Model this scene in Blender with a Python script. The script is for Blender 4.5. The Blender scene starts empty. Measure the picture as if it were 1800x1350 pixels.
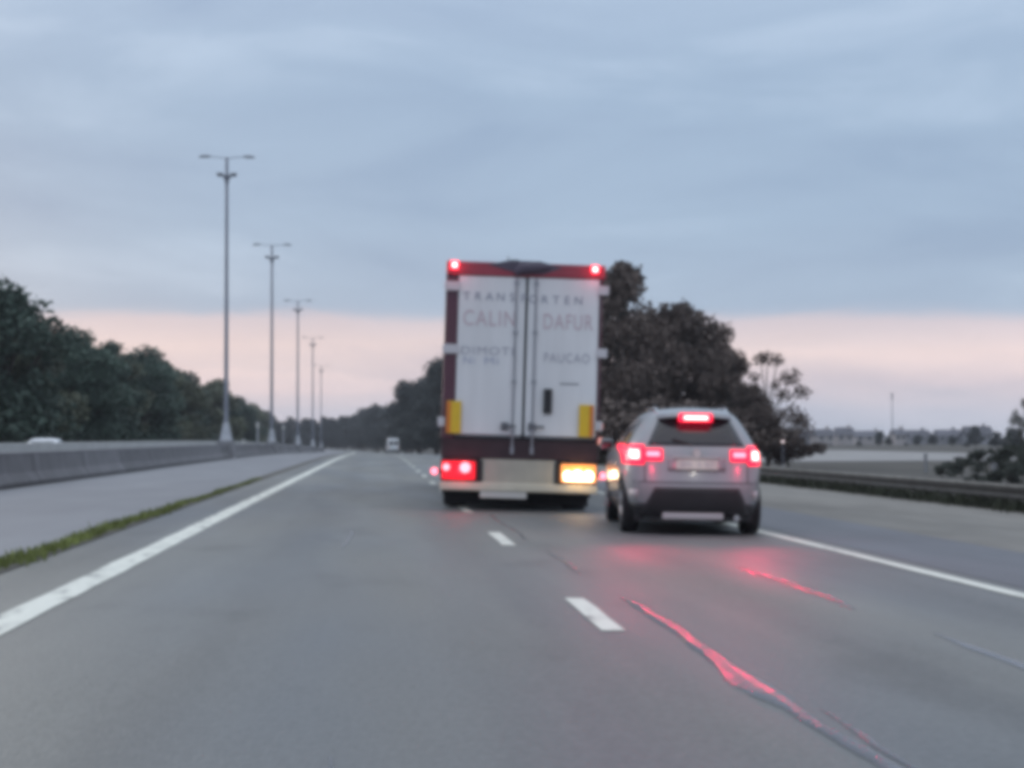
import bpy, bmesh, math, random
import numpy as np
from mathutils import Matrix, Vector, Euler

R = math.radians
sc = bpy.context.scene
col = sc.collection

# ------------------------------------------------------------------ camera
F_PX = 2700.0
YAW = math.atan(235 / F_PX)
PITCH = math.atan(95 / math.hypot(F_PX, 235))
CAM = Vector((0, 0, 1.15))
cam_rot = (Matrix.Rotation(-YAW, 4, 'Z') @ Matrix.Rotation(math.pi / 2 + PITCH, 4, 'X') @ Matrix.Rotation(R(-0.2), 4, 'Z'))
cd = bpy.data.cameras.new('camera')
cd.sensor_width = 36
cd.lens = F_PX / 1800 * 36
cd.clip_start = 0.1
cd.clip_end = 6000
co = bpy.data.objects.new('camera', cd)
co.matrix_world = Matrix.Translation(CAM) @ cam_rot
col.objects.link(co)
sc.camera = co


def at(px, py, D):
    """a photo pixel at distance D along the road"""
    d = cam_rot.to_3x3() @ Vector(((px - 900) / F_PX, -(py - 675) / F_PX, -1))
    return CAM + d * (D / d.y)


# ------------------------------------------------------------------ world
SUN_EL, SUN_AZ = R(4), R(-25)          # low, ahead and to the left, behind the cloud
w = bpy.data.worlds.new('World')
sc.world = w
w.use_nodes = True
nt = w.node_tree
for n in list(nt.nodes):
    nt.nodes.remove(n)


def node(tree, typ, **kw):
    n = tree.nodes.new(typ)
    for k, v in kw.items():
        setattr(n, k, v)
    return n


out = node(nt, 'ShaderNodeOutputWorld')
bg = node(nt, 'ShaderNodeBackground')
nt.links.new(bg.outputs[0], out.inputs[0])
tc = node(nt, 'ShaderNodeTexCoord')
sky = node(nt, 'ShaderNodeTexSky', sky_type='NISHITA', sun_disc=False, sun_elevation=SUN_EL, sun_rotation=SUN_AZ)
sep = node(nt, 'ShaderNodeSeparateXYZ')
nt.links.new(tc.outputs['Generated'], sep.inputs[0])
mp = node(nt, 'ShaderNodeMapping')
mp.inputs['Scale'].default_value = (1.0, 1.0, 4.2)
mp.inputs['Location'].default_value = (0.47, 0.1, 0.2)
nt.links.new(tc.outputs['Generated'], mp.inputs[0])
nz = node(nt, 'ShaderNodeTexNoise')
nz.inputs['Scale'].default_value = 3.6
nz.inputs['Detail'].default_value = 5
nz.inputs['Roughness'].default_value = 0.55
nz.inputs['Distortion'].default_value = 0.4
nt.links.new(mp.outputs[0], nz.inputs['Vector'])
# cloud base: its lower edge wanders a little
m1 = node(nt, 'ShaderNodeMath', operation='MULTIPLY_ADD')
nt.links.new(nz.outputs['Fac'], m1.inputs[0])
m1.inputs[1].default_value = 0.05
m1.inputs[2].default_value = -0.025
m2 = node(nt, 'ShaderNodeMath', operation='ADD')
nt.links.new(sep.outputs['Z'], m2.inputs[0])
nt.links.new(m1.outputs[0], m2.inputs[1])
rp = node(nt, 'ShaderNodeValToRGB')
stops = [(0.0, (.56, .61, .72)), (0.022, (.60, .62, .73)), (0.040, (.76, .66, .71)), (0.058, (.92, .75, .74)),
         (0.075, (.74, .65, .70)), (0.083, (.42, .52, .665)), (0.14, (.40, .515, .67)), (0.22, (.385, .50, .66)),
         (0.40, (.57, .68, .85)), (1.0, (1.14, 1.18, 1.26))]
rp.color_ramp.interpolation = 'LINEAR'
els = rp.color_ramp.elements
els[0].position, els[0].color = stops[0][0], (*stops[0][1], 1)
els[1].position, els[1].color = stops[-1][0], (*stops[-1][1], 1)
for p_, c_ in stops[1:-1]:
    e = els.new(p_)
    e.color = (*c_, 1)
nt.links.new(m2.outputs[0], rp.inputs[0])
cr = node(nt, 'ShaderNodeValToRGB')          # heavy cloud, thin cloud, bright breaks
ce = cr.color_ramp.elements
ce[0].position, ce[0].color = .35, (.78, .81, .86, 1)
ce[1].position, ce[1].color = .80, (1.0, 1.0, 1.0, 1)
for p_, c_ in ((.46, (.86, .88, .91, 1)), (.54, (.90, .92, .94, 1)), (.62, (1.0, 1.0, 1.0, 1))):
    ce.new(p_).color = c_
ce[-1].color = (1.18, 1.15, 1.12, 1)
nt.links.new(nz.outputs['Fac'], cr.inputs[0])
mul = node(nt, 'ShaderNodeMix', data_type='RGBA', blend_type='MULTIPLY')
mul.inputs['Factor'].default_value = 1
nt.links.new(rp.outputs[0], mul.inputs['A'])
nt.links.new(cr.outputs[0], mul.inputs['B'])
sk = node(nt, 'ShaderNodeMix', data_type='RGBA', blend_type='MULTIPLY')
sk.inputs['Factor'].default_value = 1
sk.inputs['B'].default_value = (.12, .12, .12, 1)
nt.links.new(sky.outputs[0], sk.inputs['A'])
mixs = node(nt, 'ShaderNodeMix', data_type='RGBA')
mixs.inputs['Factor'].default_value = 0.94      # cloud cover over the clear dusk sky
nt.links.new(sk.outputs['Result'], mixs.inputs['A'])
nt.links.new(mul.outputs['Result'], mixs.inputs['B'])
nt.links.new(mixs.outputs['Result'], bg.inputs[0])
bg.inputs[1].default_value = 1.0

sl = bpy.data.lights.new('sun', 'SUN')
sl.energy = 0.5
sl.angle = R(20)
sl.color = (1.0, .88, .8)
so = bpy.data.objects.new('sun', sl)
so.rotation_euler = (R(90) - R(14), 0, R(180) + R(25))
so.rotation_euler = Vector((math.sin(SUN_AZ), math.cos(SUN_AZ), math.sin(R(9)))).to_track_quat('Z', 'Y').to_euler()
col.objects.link(so)

sc.view_settings.view_transform = 'Standard'
sc.view_settings.look = 'None'
sc.view_settings.exposure = 0.15
sc.view_settings.gamma = 1
sc.cycles.pixel_filter_type = 'BLACKMAN_HARRIS'
sc.cycles.filter_width = 5.6        # a soft phone video lens
sc.cycles.use_denoising = True
sc.cycles.max_bounces = 5
sc.cycles.diffuse_bounces = 2
sc.cycles.glossy_bounces = 3
sc.cycles.transparent_max_bounces = 4
sc.cycles.sample_clamp_indirect = 6

# ------------------------------------------------------------------ materials
MATS = {}


def mat(name, base, rough=0.6, metal=0.0, var=0.0, vscale=3.0, bump=0.0, bscale=40.0, emit=None, estr=0.0, spec=0.5,
        var2=0.0, v2scale=0.3, stretch=(1, 1, 1), coat=0.0, objvar=0.0):
    m = bpy.data.materials.new(name)
    m.use_nodes = True
    t = m.node_tree
    b = t.nodes['Principled BSDF']
    b.inputs['Base Color'].default_value = (*base, 1)
    b.inputs['Roughness'].default_value = rough
    b.inputs['Metallic'].default_value = metal
    b.inputs['Specular IOR Level'].default_value = spec
    b.inputs['Coat Weight'].default_value = coat
    if emit:
        b.inputs['Emission Color'].default_value = (*emit, 1)
        b.inputs['Emission Strength'].default_value = estr
    if var or var2 or bump or objvar:
        g = node(t, 'ShaderNodeTexCoord')
        mp = node(t, 'ShaderNodeMapping')
        mp.inputs['Scale'].default_value = stretch
        t.links.new(g.outputs['Object'], mp.inputs[0])
        last = None
        for v, s in ((var, vscale), (var2, v2scale)):
            if not v:
                continue
            n = node(t, 'ShaderNodeTexNoise')
            n.inputs['Scale'].default_value = s
            n.inputs['Detail'].default_value = 5
            t.links.new(mp.outputs[0], n.inputs['Vector'])
            r = node(t, 'ShaderNodeMapRange')
            r.inputs['From Min'].default_value = .25
            r.inputs['From Max'].default_value = .75
            r.inputs['To Min'].default_value = 1 - v
            r.inputs['To Max'].default_value = 1 + v
            t.links.new(n.outputs['Fac'], r.inputs[0])
            if last is None:
                last = r.outputs[0]
            else:
                k = node(t, 'ShaderNodeMath', operation='MULTIPLY')
                t.links.new(last, k.inputs[0])
                t.links.new(r.outputs[0], k.inputs[1])
                last = k.outputs[0]
        if objvar:
            oi = node(t, 'ShaderNodeObjectInfo')
            r = node(t, 'ShaderNodeMapRange')
            r.inputs['To Min'].default_value = 1 - objvar
            r.inputs['To Max'].default_value = 1 + objvar
            t.links.new(oi.outputs['Random'], r.inputs[0])
            if last is None:
                last = r.outputs[0]
            else:
                k = node(t, 'ShaderNodeMath', operation='MULTIPLY')
                t.links.new(last, k.inputs[0])
                t.links.new(r.outputs[0], k.inputs[1])
                last = k.outputs[0]
        if last is not None:
            mx = node(t, 'ShaderNodeMix', data_type='RGBA', blend_type='MULTIPLY')
            mx.inputs['Factor'].default_value = 1
            mx.inputs['A'].default_value = (*base, 1)
            t.links.new(last, mx.inputs['B'])
            t.links.new(mx.outputs['Result'], b.inputs['Base Color'])
        if bump:
            n = node(t, 'ShaderNodeTexNoise')
            n.inputs['Scale'].default_value = bscale
            n.inputs['Detail'].default_value = 3
            t.links.new(mp.outputs[0], n.inputs['Vector'])
            bp = node(t, 'ShaderNodeBump')
            bp.inputs['Strength'].default_value = bump
            bp.inputs['Distance'].default_value = 0.02
            t.links.new(n.outputs['Fac'], bp.inputs['Height'])
            t.links.new(bp.outputs[0], b.inputs['Normal'])
    MATS[name] = m
    return m


def road_mats():
    def base(name, rough):
        m = bpy.data.materials.new(name)
        m.use_nodes = True
        t = m.node_tree
        b = t.nodes['Principled BSDF']
        b.inputs['Roughness'].default_value = rough
        g = node(t, 'ShaderNodeTexCoord')
        MATS[name] = m
        return t, b, g

    def noise(t, g, scale, stretch, detail=4):
        mp = node(t, 'ShaderNodeMapping')
        mp.inputs['Scale'].default_value = stretch
        t.links.new(g.outputs['Object'], mp.inputs[0])
        n = node(t, 'ShaderNodeTexNoise')
        n.inputs['Scale'].default_value = scale
        n.inputs['Detail'].default_value = detail
        t.links.new(mp.outputs[0], n.inputs['Vector'])
        return n.outputs['Fac']

    def ramp(t, fac, stops):
        r = node(t, 'ShaderNodeValToRGB')
        e = r.color_ramp.elements
        e[0].position, e[0].color = stops[0][0], (*stops[0][1], 1)
        e[1].position, e[1].color = stops[-1][0], (*stops[-1][1], 1)
        for p, c in stops[1:-1]:
            e.new(p).color = (*c, 1)
        t.links.new(fac, r.inputs[0])
        return r.outputs[0]

    def mulc(t, a, b):
        x = node(t, 'ShaderNodeMix', data_type='RGBA', blend_type='MULTIPLY')
        x.inputs['Factor'].default_value = 1
        t.links.new(a, x.inputs['A'])
        t.links.new(b, x.inputs['B'])
        return x.outputs['Result']
    # worn asphalt: warm and cool patches, polished wheel paths, oil down the lane middles, grit
    t, b, g = base('asphalt', .6)
    c = ramp(t, noise(t, g, .35, (1, .18, 1), 3), [(.32, (.148, .162, .172)), (.5, (.196, .200, .190)), (.68, (.236, .236, .212))])
    sp = node(t, 'ShaderNodeSeparateXYZ')
    t.links.new(g.outputs['Object'], sp.inputs[0])
    wv = node(t, 'ShaderNodeMath', operation='MULTIPLY_ADD')      # two wheel paths to a lane of 3.65 m
    t.links.new(sp.outputs['X'], wv.inputs[0])
    wv.inputs[1].default_value = 2 * math.pi / 1.825
    wv.inputs[2].default_value = 1.5
    sn = node(t, 'ShaderNodeMath', operation='SINE')
    t.links.new(wv.outputs[0], sn.inputs[0])
    nn = node(t, 'ShaderNodeMath', operation='MULTIPLY_ADD')
    t.links.new(sn.outputs[0], nn.inputs[0])
    nn.inputs[1].default_value = .16
    t.links.new(noise(t, g, 1.4, (1, .05, 1), 4), nn.inputs[2])
    c = mulc(t, c, ramp(t, nn.outputs[0], [(.25, (.84, .84, .85)), (.55, (1, 1, 1)), (.80, (1.0, 1.0, 1.0))]))
    c = mulc(t, c, ramp(t, noise(t, g, .9, (1, .5, 1), 6), [(.30, (.80, .80, .80)), (.42, (.98, .98, .98)), (.62, (1, 1, 1)), (.75, (.92, .92, .92))]))
    c = mulc(t, c, ramp(t, noise(t, g, 28, (1, .6, 1), 3), [(.3, (.82, .82, .82)), (.7, (1, 1, 1))]))
    t.links.new(c, b.inputs['Base Color'])
    bp = node(t, 'ShaderNodeBump')
    bp.inputs['Strength'].default_value = .4
    bp.inputs['Distance'].default_value = .02
    t.links.new(noise(t, g, 60, (1, .4, 1), 3), bp.inputs['Height'])
    t.links.new(bp.outputs[0], b.inputs['Normal'])
    rr = node(t, 'ShaderNodeMapRange')
    rr.inputs['From Min'].default_value, rr.inputs['From Max'].default_value = .3, .7
    rr.inputs['To Min'].default_value, rr.inputs['To Max'].default_value = .48, .7
    t.links.new(noise(t, g, .8, (1, .15, 1), 3), rr.inputs[0])
    t.links.new(rr.outputs[0], b.inputs['Roughness'])
    # paint worn through to the asphalt in places
    t, b, g = base('line_paint', .6)
    c = ramp(t, noise(t, g, 5.0, (1.5, .45, 1), 6), [(.31, (.24, .24, .23)), (.38, (.62, .63, .56)), (.55, (.80, .81, .72)), (.75, (.72, .73, .65))])
    t.links.new(c, b.inputs['Base Color'])


road_mats()
mat('asphalt_shoulder', (.135, .14, .155), .65, var=.2, vscale=1.0, bump=.4, bscale=60, stretch=(1, .3, 1))
mat('old_pavement', (.225, .23, .245), .7, var=.10, vscale=.8, var2=.1, v2scale=.2, bump=.3, bscale=50, stretch=(1, .3, 1))
mat('gravel', (.225, .215, .195), .95, var=.2, vscale=1.5, var2=.15, v2scale=.3, bump=.8, bscale=25, stretch=(1, .4, 1))
mat('dirt', (.11, .105, .09), .95, var=.3, vscale=2, bump=.6, bscale=20)
mat('field', (.075, .07, .058), .95, var=.3, vscale=.3, var2=.3, v2scale=.05, bump=.6, bscale=5)
mat('pale_concrete', (.31, .30, .29), .85, var=.1, vscale=.3, bump=.2, bscale=10)
mat('tar', (.10, .10, .11), .24, var=.2, vscale=5, bump=.55, bscale=16, spec=.8)
mat('concrete', (.165, .165, .175), .85, var=.28, vscale=2.5, bump=.3, bscale=30, objvar=.13, stretch=(1, 1, .25))
mat('concrete_cap', (.25, .25, .26), .8, var=.12, vscale=2)
mat('galvanised', (.42, .43, .45), .45, metal=.6, var=.1, vscale=3)
mat('pole_steel', (.27, .285, .33), .5, metal=.2, var=.12, vscale=.5)
mat('lamp_grey', (.2, .21, .23), .45)
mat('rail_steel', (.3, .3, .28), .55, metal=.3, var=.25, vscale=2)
mat('rail_shaded', (.05, .05, .048), .7, var=.3, vscale=2)  # rail steel darkened, shade of the beam's face put into the colour
mat('grass_blade', (.19, .22, .06), .8, var=.35, vscale=1.2)
mat('weed_blade', (.035, .04, .022), .85, var=.4, vscale=1)
mat('leaf_dark', (.075, .085, .068), .75, var=.4, vscale=.5, objvar=.2)
mat('leaf_wood', (.060, .095, .072), .75, var=.28, vscale=.35, objvar=.25)
mat('leaf_olive', (.115, .13, .085), .75, var=.45, vscale=.35, objvar=.2)
mat('leaf_glow_brown', (.120, .090, .076), .75, var=.28, vscale=.4, objvar=.15)  # red glow of the rear lamps put into the foliage colour
mat('leaf_far', (.070, .080, .078), .8, var=.3, vscale=.3, objvar=.2)
mat('bark', (.07, .06, .05), .9, var=.3, vscale=4, bump=.5, bscale=10)

# truck and cars
mat('door_white', (.77, .77, .775), .38, var=.07, vscale=1.6, var2=.07, v2scale=.6, stretch=(2.5, 1, .35))
mat('trailer_red', (.085, .020, .040), .35, var=.15, vscale=2, coat=.3)
mat('trailer_side', (.16, .03, .045), .5, var=.15, vscale=1)
mat('header_red', (.30, .028, .050), .35, var=.15, vscale=2, coat=.3)
mat('chassis_red', (.042, .020, .026), .5, var=.25, vscale=4)
mat('black_rubber', (.018, .018, .02), .8, var=.2, vscale=6)
mat('seal_grey', (.14, .145, .16), .6)
mat('plum_grey', (.085, .07, .10), .6)
mat('rod_steel', (.33, .34, .37), .4, metal=.5)
mat('hinge_white', (.60, .58, .60), .45)
mat('reflector_yellow', (.80, .52, .03), .4, var=.06, vscale=8)
mat('reflector_orange', (.70, .20, .03), .4)
mat('bumper_cream', (.66, .62, .50), .5, var=.08, vscale=4)
mat('panel_tan', (.45, .43, .36), .55, var=.1, vscale=4)
mat('plate_white', (.62, .61, .57), .5)
mat('ink_dark', (.29, .295, .36), .6)
mat('ink_red', (.58, .46, .49), .6)
mat('ink_pale', (.42, .42, .47), .6)
mat('parapet', (.52, .53, .52), .8, var=.1, vscale=1.5)
mat('ink_blue', (.42, .45, .56), .6)
mat('red_lens', (.42, .012, .02), .2, emit=(1, .012, .03), estr=1.0)
mat('red_core', (.8, .1, .1), .2, emit=(1, .16, .20), estr=4.5)
mat('brake_lens', (.5, .01, .03), .2, emit=(1, .018, .06), estr=1.7)
mat('brake_core', (.8, .2, .2), .2, emit=(1, .30, .28), estr=6)
mat('amber_core', (.9, .7, .5), .2, emit=(1, .88, .62), estr=3.6)
mat('amber_lens', (.8, .3, .08), .2, emit=(1, .36, .10), estr=1.0)
mat('marker_core', (.9, .2, .25), .2, emit=(1, .20, .28), estr=2.6)
mat('side_marker', (.6, .3, .25), .3, emit=(1, .36, .28), estr=.9)
mat('dot_light', (.8, .7, .7), .3, emit=(1, .78, .76), estr=.8)
mat('car_silver', (.32, .335, .35), .40, metal=.25, var=.04, vscale=2, coat=.5)
mat('car_white', (.78, .80, .82), .35, coat=.4, var=.04, vscale=2)
mat('glass_dark', (.02, .02, .025), .08, spec=.7)
mat('trim_black', (.022, .022, .025), .6, var=.2, vscale=5)
mat('skid_grey', (.50, .48, .48), .4, metal=.3)
mat('rim_alloy', (.35, .35, .37), .35, metal=.7)
mat('chrome', (.6, .6, .62), .2, metal=.9)
mat('wall_pale', (.46, .42, .41), .8, var=.08, vscale=1, objvar=.2)
mat('wall_grey', (.28, .28, .30), .8, var=.1, vscale=1, objvar=.2)
mat('roof_slate', (.13, .13, .15), .8, var=.15, vscale=1, objvar=.2)
mat('window_dark', (.06, .065, .08), .2)


# ------------------------------------------------------------------ mesh helpers
class MB:
    def __init__(self):
        self.v, self.f, self.sm = [], [], []

    def add(self, vs, fs, smooth=False):
        o = len(self.v)
        self.v += [tuple(a) for a in vs]
        self.f += [tuple(i + o for i in f) for f in fs]
        self.sm += [smooth] * len(fs)
        return self

    def box(self, x0, x1, y0, y1, z0, z1, bev=0.0):
        if bev <= 0:
            vs = [(x, y, z) for z in (z0, z1) for y in (y0, y1) for x in (x0, x1)]
            self.add(vs, [(0, 2, 3, 1), (4, 5, 7, 6), (0, 1, 5, 4), (2, 6, 7, 3), (0, 4, 6, 2), (1, 3, 7, 5)])
            return self
        bm = bmesh.new()
        bmesh.ops.create_cube(bm, size=1)
        for v in bm.verts:
            v.co = ((x0 + x1) / 2 + v.co.x * (x1 - x0), (y0 + y1) / 2 + v.co.y * (y1 - y0), (z0 + z1) / 2 + v.co.z * (z1 - z0))
        bmesh.ops.bevel(bm, geom=bm.edges[:], offset=bev, segments=2, profile=.6, affect='EDGES')
        bm.verts.ensure_lookup_table()
        self.add([v.co[:] for v in bm.verts], [[v.index for v in f.verts] for f in bm.faces], False)
        bm.free()
        return self

    def tube(self, pts, rad, n=10, cap=True, smooth=True):
        pts = [Vector(p) for p in pts]
        rad = rad if isinstance(rad, (list, tuple)) else [rad] * len(pts)
        rings = []
        for i, p in enumerate(pts):
            d = (pts[min(i + 1, len(pts) - 1)] - pts[max(i - 1, 0)]).normalized()
            a = d.cross(Vector((0, 0, 1)) if abs(d.z) < .9 else Vector((1, 0, 0))).normalized()
            b = d.cross(a)
            rings.append([p + (a * math.cos(t) + b * math.sin(t)) * rad[i] for t in [2 * math.pi * k / n for k in range(n)]])
        vs = [q for r in rings for q in r]
        fs = []
        for i in range(len(pts) - 1):
            for k in range(n):
                fs.append((i * n + k, i * n + (k + 1) % n, (i + 1) * n + (k + 1) % n, (i + 1) * n + k))
        self.add(vs, fs, smooth)
        if cap:
            self.add(rings[0], [tuple(range(n))])
            self.add(rings[-1], [tuple(reversed(range(n)))])
        return self

    def prism(self, prof, y0, y1):
        """a closed (x, z) outline drawn out along y"""
        n = len(prof)
        vs = [(x, y0, z) for x, z in prof] + [(x, y1, z) for x, z in prof]
        fs = [(i, (i + 1) % n, n + (i + 1) % n, n + i) for i in range(n)] + [tuple(reversed(range(n))), tuple(range(n, 2 * n))]
        return self.add(vs, fs)

    def grid(self, fn, us, vs_, smooth=True):
        V = [fn(u, v) for v in vs_ for u in us]
        n = len(us)
        fs = [(j * n + i, j * n + i + 1, (j + 1) * n + i + 1, (j + 1) * n + i) for j in range(len(vs_) - 1) for i in range(n - 1)]
        return self.add(V, fs, smooth)

    def mesh(self, name, m, fix=True):
        me = bpy.data.meshes.new(name)
        me.from_pydata(self.v, [], self.f)
        me.polygons.foreach_set('use_smooth', self.sm)
        if fix:
            bm = bmesh.new()
            bm.from_mesh(me)
            bmesh.ops.recalc_face_normals(bm, faces=bm.faces[:])
            bm.to_mesh(me)
            bm.free()
        if m:
            me.materials.append(MATS[m])
        me.update()
        return me

    def build(self, name, m, parent=None, fix=True):
        return link(name, self.mesh(name, m, fix), parent)


def link(name, me, parent=None):
    o = bpy.data.objects.new(name, me)
    col.objects.link(o)
    if parent:
        o.parent = parent
    return o


def tag(o, label=None, cat=None, group=None, kind=None):
    if label:
        o['label'] = label
    if cat:
        o['category'] = cat
    if group:
        o['group'] = group
    if kind:
        o['kind'] = kind
    return o


def empty(name, loc=(0, 0, 0), rz=0.0):
    o = bpy.data.objects.new(name, None)
    o.empty_display_size = .2
    o.location = loc
    o.rotation_euler = (0, 0, rz)
    col.objects.link(o)
    return o


def kids(o):
    return [c for c in bpy.data.objects if c.parent == o]


def copy_tree(o, parent=None):
    c = o.copy()
    col.objects.link(c)
    c.parent = parent
    for ch in kids(o):
        copy_tree(ch, c)
    return c


def lamp_light(name, parent, loc, power, color, radius=.05):
    l = bpy.data.lights.new(name, 'POINT')
    l.energy = power
    l.color = color
    l.shadow_soft_size = radius
    o = bpy.data.objects.new(name, l)
    o.location = loc
    o.parent = parent
    col.objects.link(o)
    return o


def lamp_spot(name, parent, loc, power, color, radius=.05):
    l = bpy.data.lights.new(name, 'SPOT')
    l.energy = power
    l.color = color
    l.shadow_soft_size = radius
    l.spot_size = R(96)
    l.spot_blend = 1.0
    o = bpy.data.objects.new(name, l)
    o.location = loc
    o.rotation_euler = (R(100), 0, R(180))      # back along the road
    o.parent = parent
    col.objects.link(o)
    return o


ORD = ['first', 'second', 'third', 'fourth', 'fifth', 'sixth', 'seventh', 'eighth', 'ninth', 'tenth', 'eleventh', 'twelfth',
       'thirteenth', 'fourteenth', 'fifteenth', 'sixteenth', 'seventeenth', 'eighteenth', 'nineteenth', 'twentieth',
       'twenty-first', 'twenty-second', 'twenty-third', 'twenty-fourth', 'twenty-fifth', 'twenty-sixth', 'twenty-seventh',
       'twenty-eighth', 'twenty-ninth', 'thirtieth', 'thirty-first', 'thirty-second', 'thirty-third', 'thirty-fourth']

# ------------------------------------------------------------------ the lie of the land
PX = [-600, -60, -26, -20.5, -9.0, -8.5, -8.49, -7.4, -3.35, 0, 7.05, 15.0, 17.0, 22, 40, 100, 900]
PZ = [-.6, -.6, -.45, -.32, -.25, -.25, .16, .148, .067, 0, -.141, -.62, -.66, -.85, -1.05, -1.2, -1.3]


def prof(x):
    return float(np.interp(x, PX, PZ))


def crv(y):
    t = max(0.0, min(y, 900) - 80)
    return -6e-5 * t * t


def grd(y):
    t = y - 70
    if t <= 0:
        return 0.0
    if t < 60:
        return -.008 * t * t / 120
    z = -.008 * 30 - .008 * (min(y, 450) - 130)
    return z - .0035 * max(0, min(y, 1000) - 450)


def gw(x):
    return float(np.interp(x, [-400, -150, 20, 60], [0, 1, 1, 0]))


def cw(x):
    return float(np.interp(x, [-300, -120, 40, 120], [0, 1, 1, 0]))


def land(x, y, dz=0.0):
    """road coordinates (x across from the camera's line, y along) to the world"""
    return (x + crv(y) * cw(x), y, prof(x) + grd(y) * gw(x) + dz)


def zat(x, y):
    return prof(x) + grd(y) * gw(x)


def ground_z(X, y):
    return zat(X - crv(y) * cw(X), y)


YS = [-25, 0, 10, 20, 30, 40, 50, 60, 70, 78, 86, 94, 102, 110, 120, 130, 145, 160, 180, 200, 225, 250, 280, 310, 350, 400, 450,
      500, 560, 630, 700, 800, 900, 1000]


def sheet(name, xs, ys, dz, m, parent=None, kind='structure'):
    o = MB().grid(lambda x, y: land(x, y, dz), xs, ys, smooth=False).build(name, m, parent)
    if kind and not parent:
        o['kind'] = kind
    return o


xs_g = sorted(set([-600, -300, -150, -100, -40] + PX + [11, 28, 60, 160, 250, 400]))
sheet('ground', xs_g, YS + [1300, 1700], -.035, 'field')
road = sheet('road', [-3.05, -1, 0, 2, 5.0, 7.05], YS, 0, 'asphalt')
sheet('median_pavement', [-7.42, -5, -3.35], YS, .004, 'old_pavement')
sheet('median_dirt', [-3.36, -3.06], YS, .008, 'dirt')
sheet('hard_shoulder', [5.3, 7.1], YS[:27], .004, 'asphalt_shoulder')
sheet('gravel_verge', [7.05, 9, 11, 13, 14.6], YS[:27], -.004, 'gravel')
sheet('opposite_carriageway', [-20.5, -15, -9.05], YS, -.006, 'asphalt')
sheet('parking_yard', [36, 50, 64, 80], [140, 170, 200, 230, 255], .02, 'pale_concrete')
sheet('side_lane', [64, 74], [30, 60, 90, 140], .01, 'pale_concrete')


# painted lines and sealed joints are parts of the road
def strip(name, x0, x1, y0, y1, dz, m, wob=0.0, seed=1, step=1.0):
    rng = random.Random(seed)
    n = max(2, int((y1 - y0) / step) + 1)
    ys = [y0 + (y1 - y0) * i / (n - 1) for i in range(n)]
    jit = [(rng.uniform(-wob, wob), rng.uniform(-wob, wob)) for _ in ys]
    V, Fs = [], []
    for y, (a, b) in zip(ys, jit):
        V += [land(x0 + a, y, dz), land(x1 + b, y, dz)]
    for i in range(n - 1):
        Fs.append((2 * i, 2 * i + 1, 2 * i + 3, 2 * i + 2))
    return MB().add(V, Fs).build(name, m, road)


strip('edge_line', -2.36, -2.12, -5, 320, .006, 'line_paint', .012, 1, .9)
strip('edge_line', 4.92, 5.08, -5, 320, .008, 'line_paint', .008, 2, .9)
yd = 9.3
k = 0
while yd < 250:
    L_ = 1.9 if k == 0 else 2.3
    strip('lane_dash', 1.35, 1.50, yd, yd + L_, .006, 'line_paint', .008, 10 + k, .6)
    yd += 7.5
    k += 1
yd = 9.3 - 7.5
strip('lane_dash', 1.35, 1.50, yd, yd + 2.0, .006, 'line_paint', .008, 9, .6)


def bead(x, y0, y1, wid, h, seed, dx=0.0, patch=()):
    """a rounded, raised run of tar over a joint in the asphalt"""
    rng = random.Random(seed)
    n = int((y1 - y0) / .16)
    V, Fs = [], []
    K = 9
    ph = rng.uniform(0, 6)
    for i in range(n + 1):
        y = y0 + (y1 - y0) * i / n
        e = min(1, i / 4, (n - i) / 4)
        ww = wid * (.85 + .2 * math.sin(y * 2.1 + ph) * math.sin(y * .7) + rng.uniform(-.12, .12)) * max(.25, e)
        ww *= 1 + .8 * sum(math.exp(-((y - q) / .22) ** 2) for q in patch)
        hh = h * (.85 + rng.uniform(-.15, .15)) * max(.1, e) * (1 + .3 * sum(math.exp(-((y - q) / .22) ** 2) for q in patch))
        xc = x + dx * (y - y0) + .022 * math.sin(y * 1.3 + ph) + .008 * math.sin(y * 4.7 + ph) + rng.uniform(-.005, .005)
        for j in range(K):
            t = -1 + 2 * j / (K - 1)
            px_, py_, pz_ = land(xc + t * ww / 2, y, .003)
            V.append((px_, py_, pz_ + hh * (1 - t * t)))
    for i in range(n):
        for j in range(K - 1):
            Fs.append((i * K + j, i * K + j + 1, (i + 1) * K + j + 1, (i + 1) * K + j))
    return MB().add(V, Fs, True).build('tar_joint', 'tar', road)


bead(1.80, 4.2, 11.3, .10, .020, 3, 0, (7.4, 7.0))
bead(1.74, 13.2, 16.0, .05, .010, 4)
bead(1.93, 4.0, 6.6, .035, .008, 5)
bead(3.36, 10.6, 14.2, .06, .018, 6, 0, (13.3,))
bead(3.40, 5.0, 9.3, .10, .006, 7)
bead(1.72, 17.5, 24.0, .04, .006, 8)
bead(-.35, 16.0, 19.5, .03, .004, 11)
bead(-.15, 4.6, 5.6, .05, .004, 12)


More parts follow.
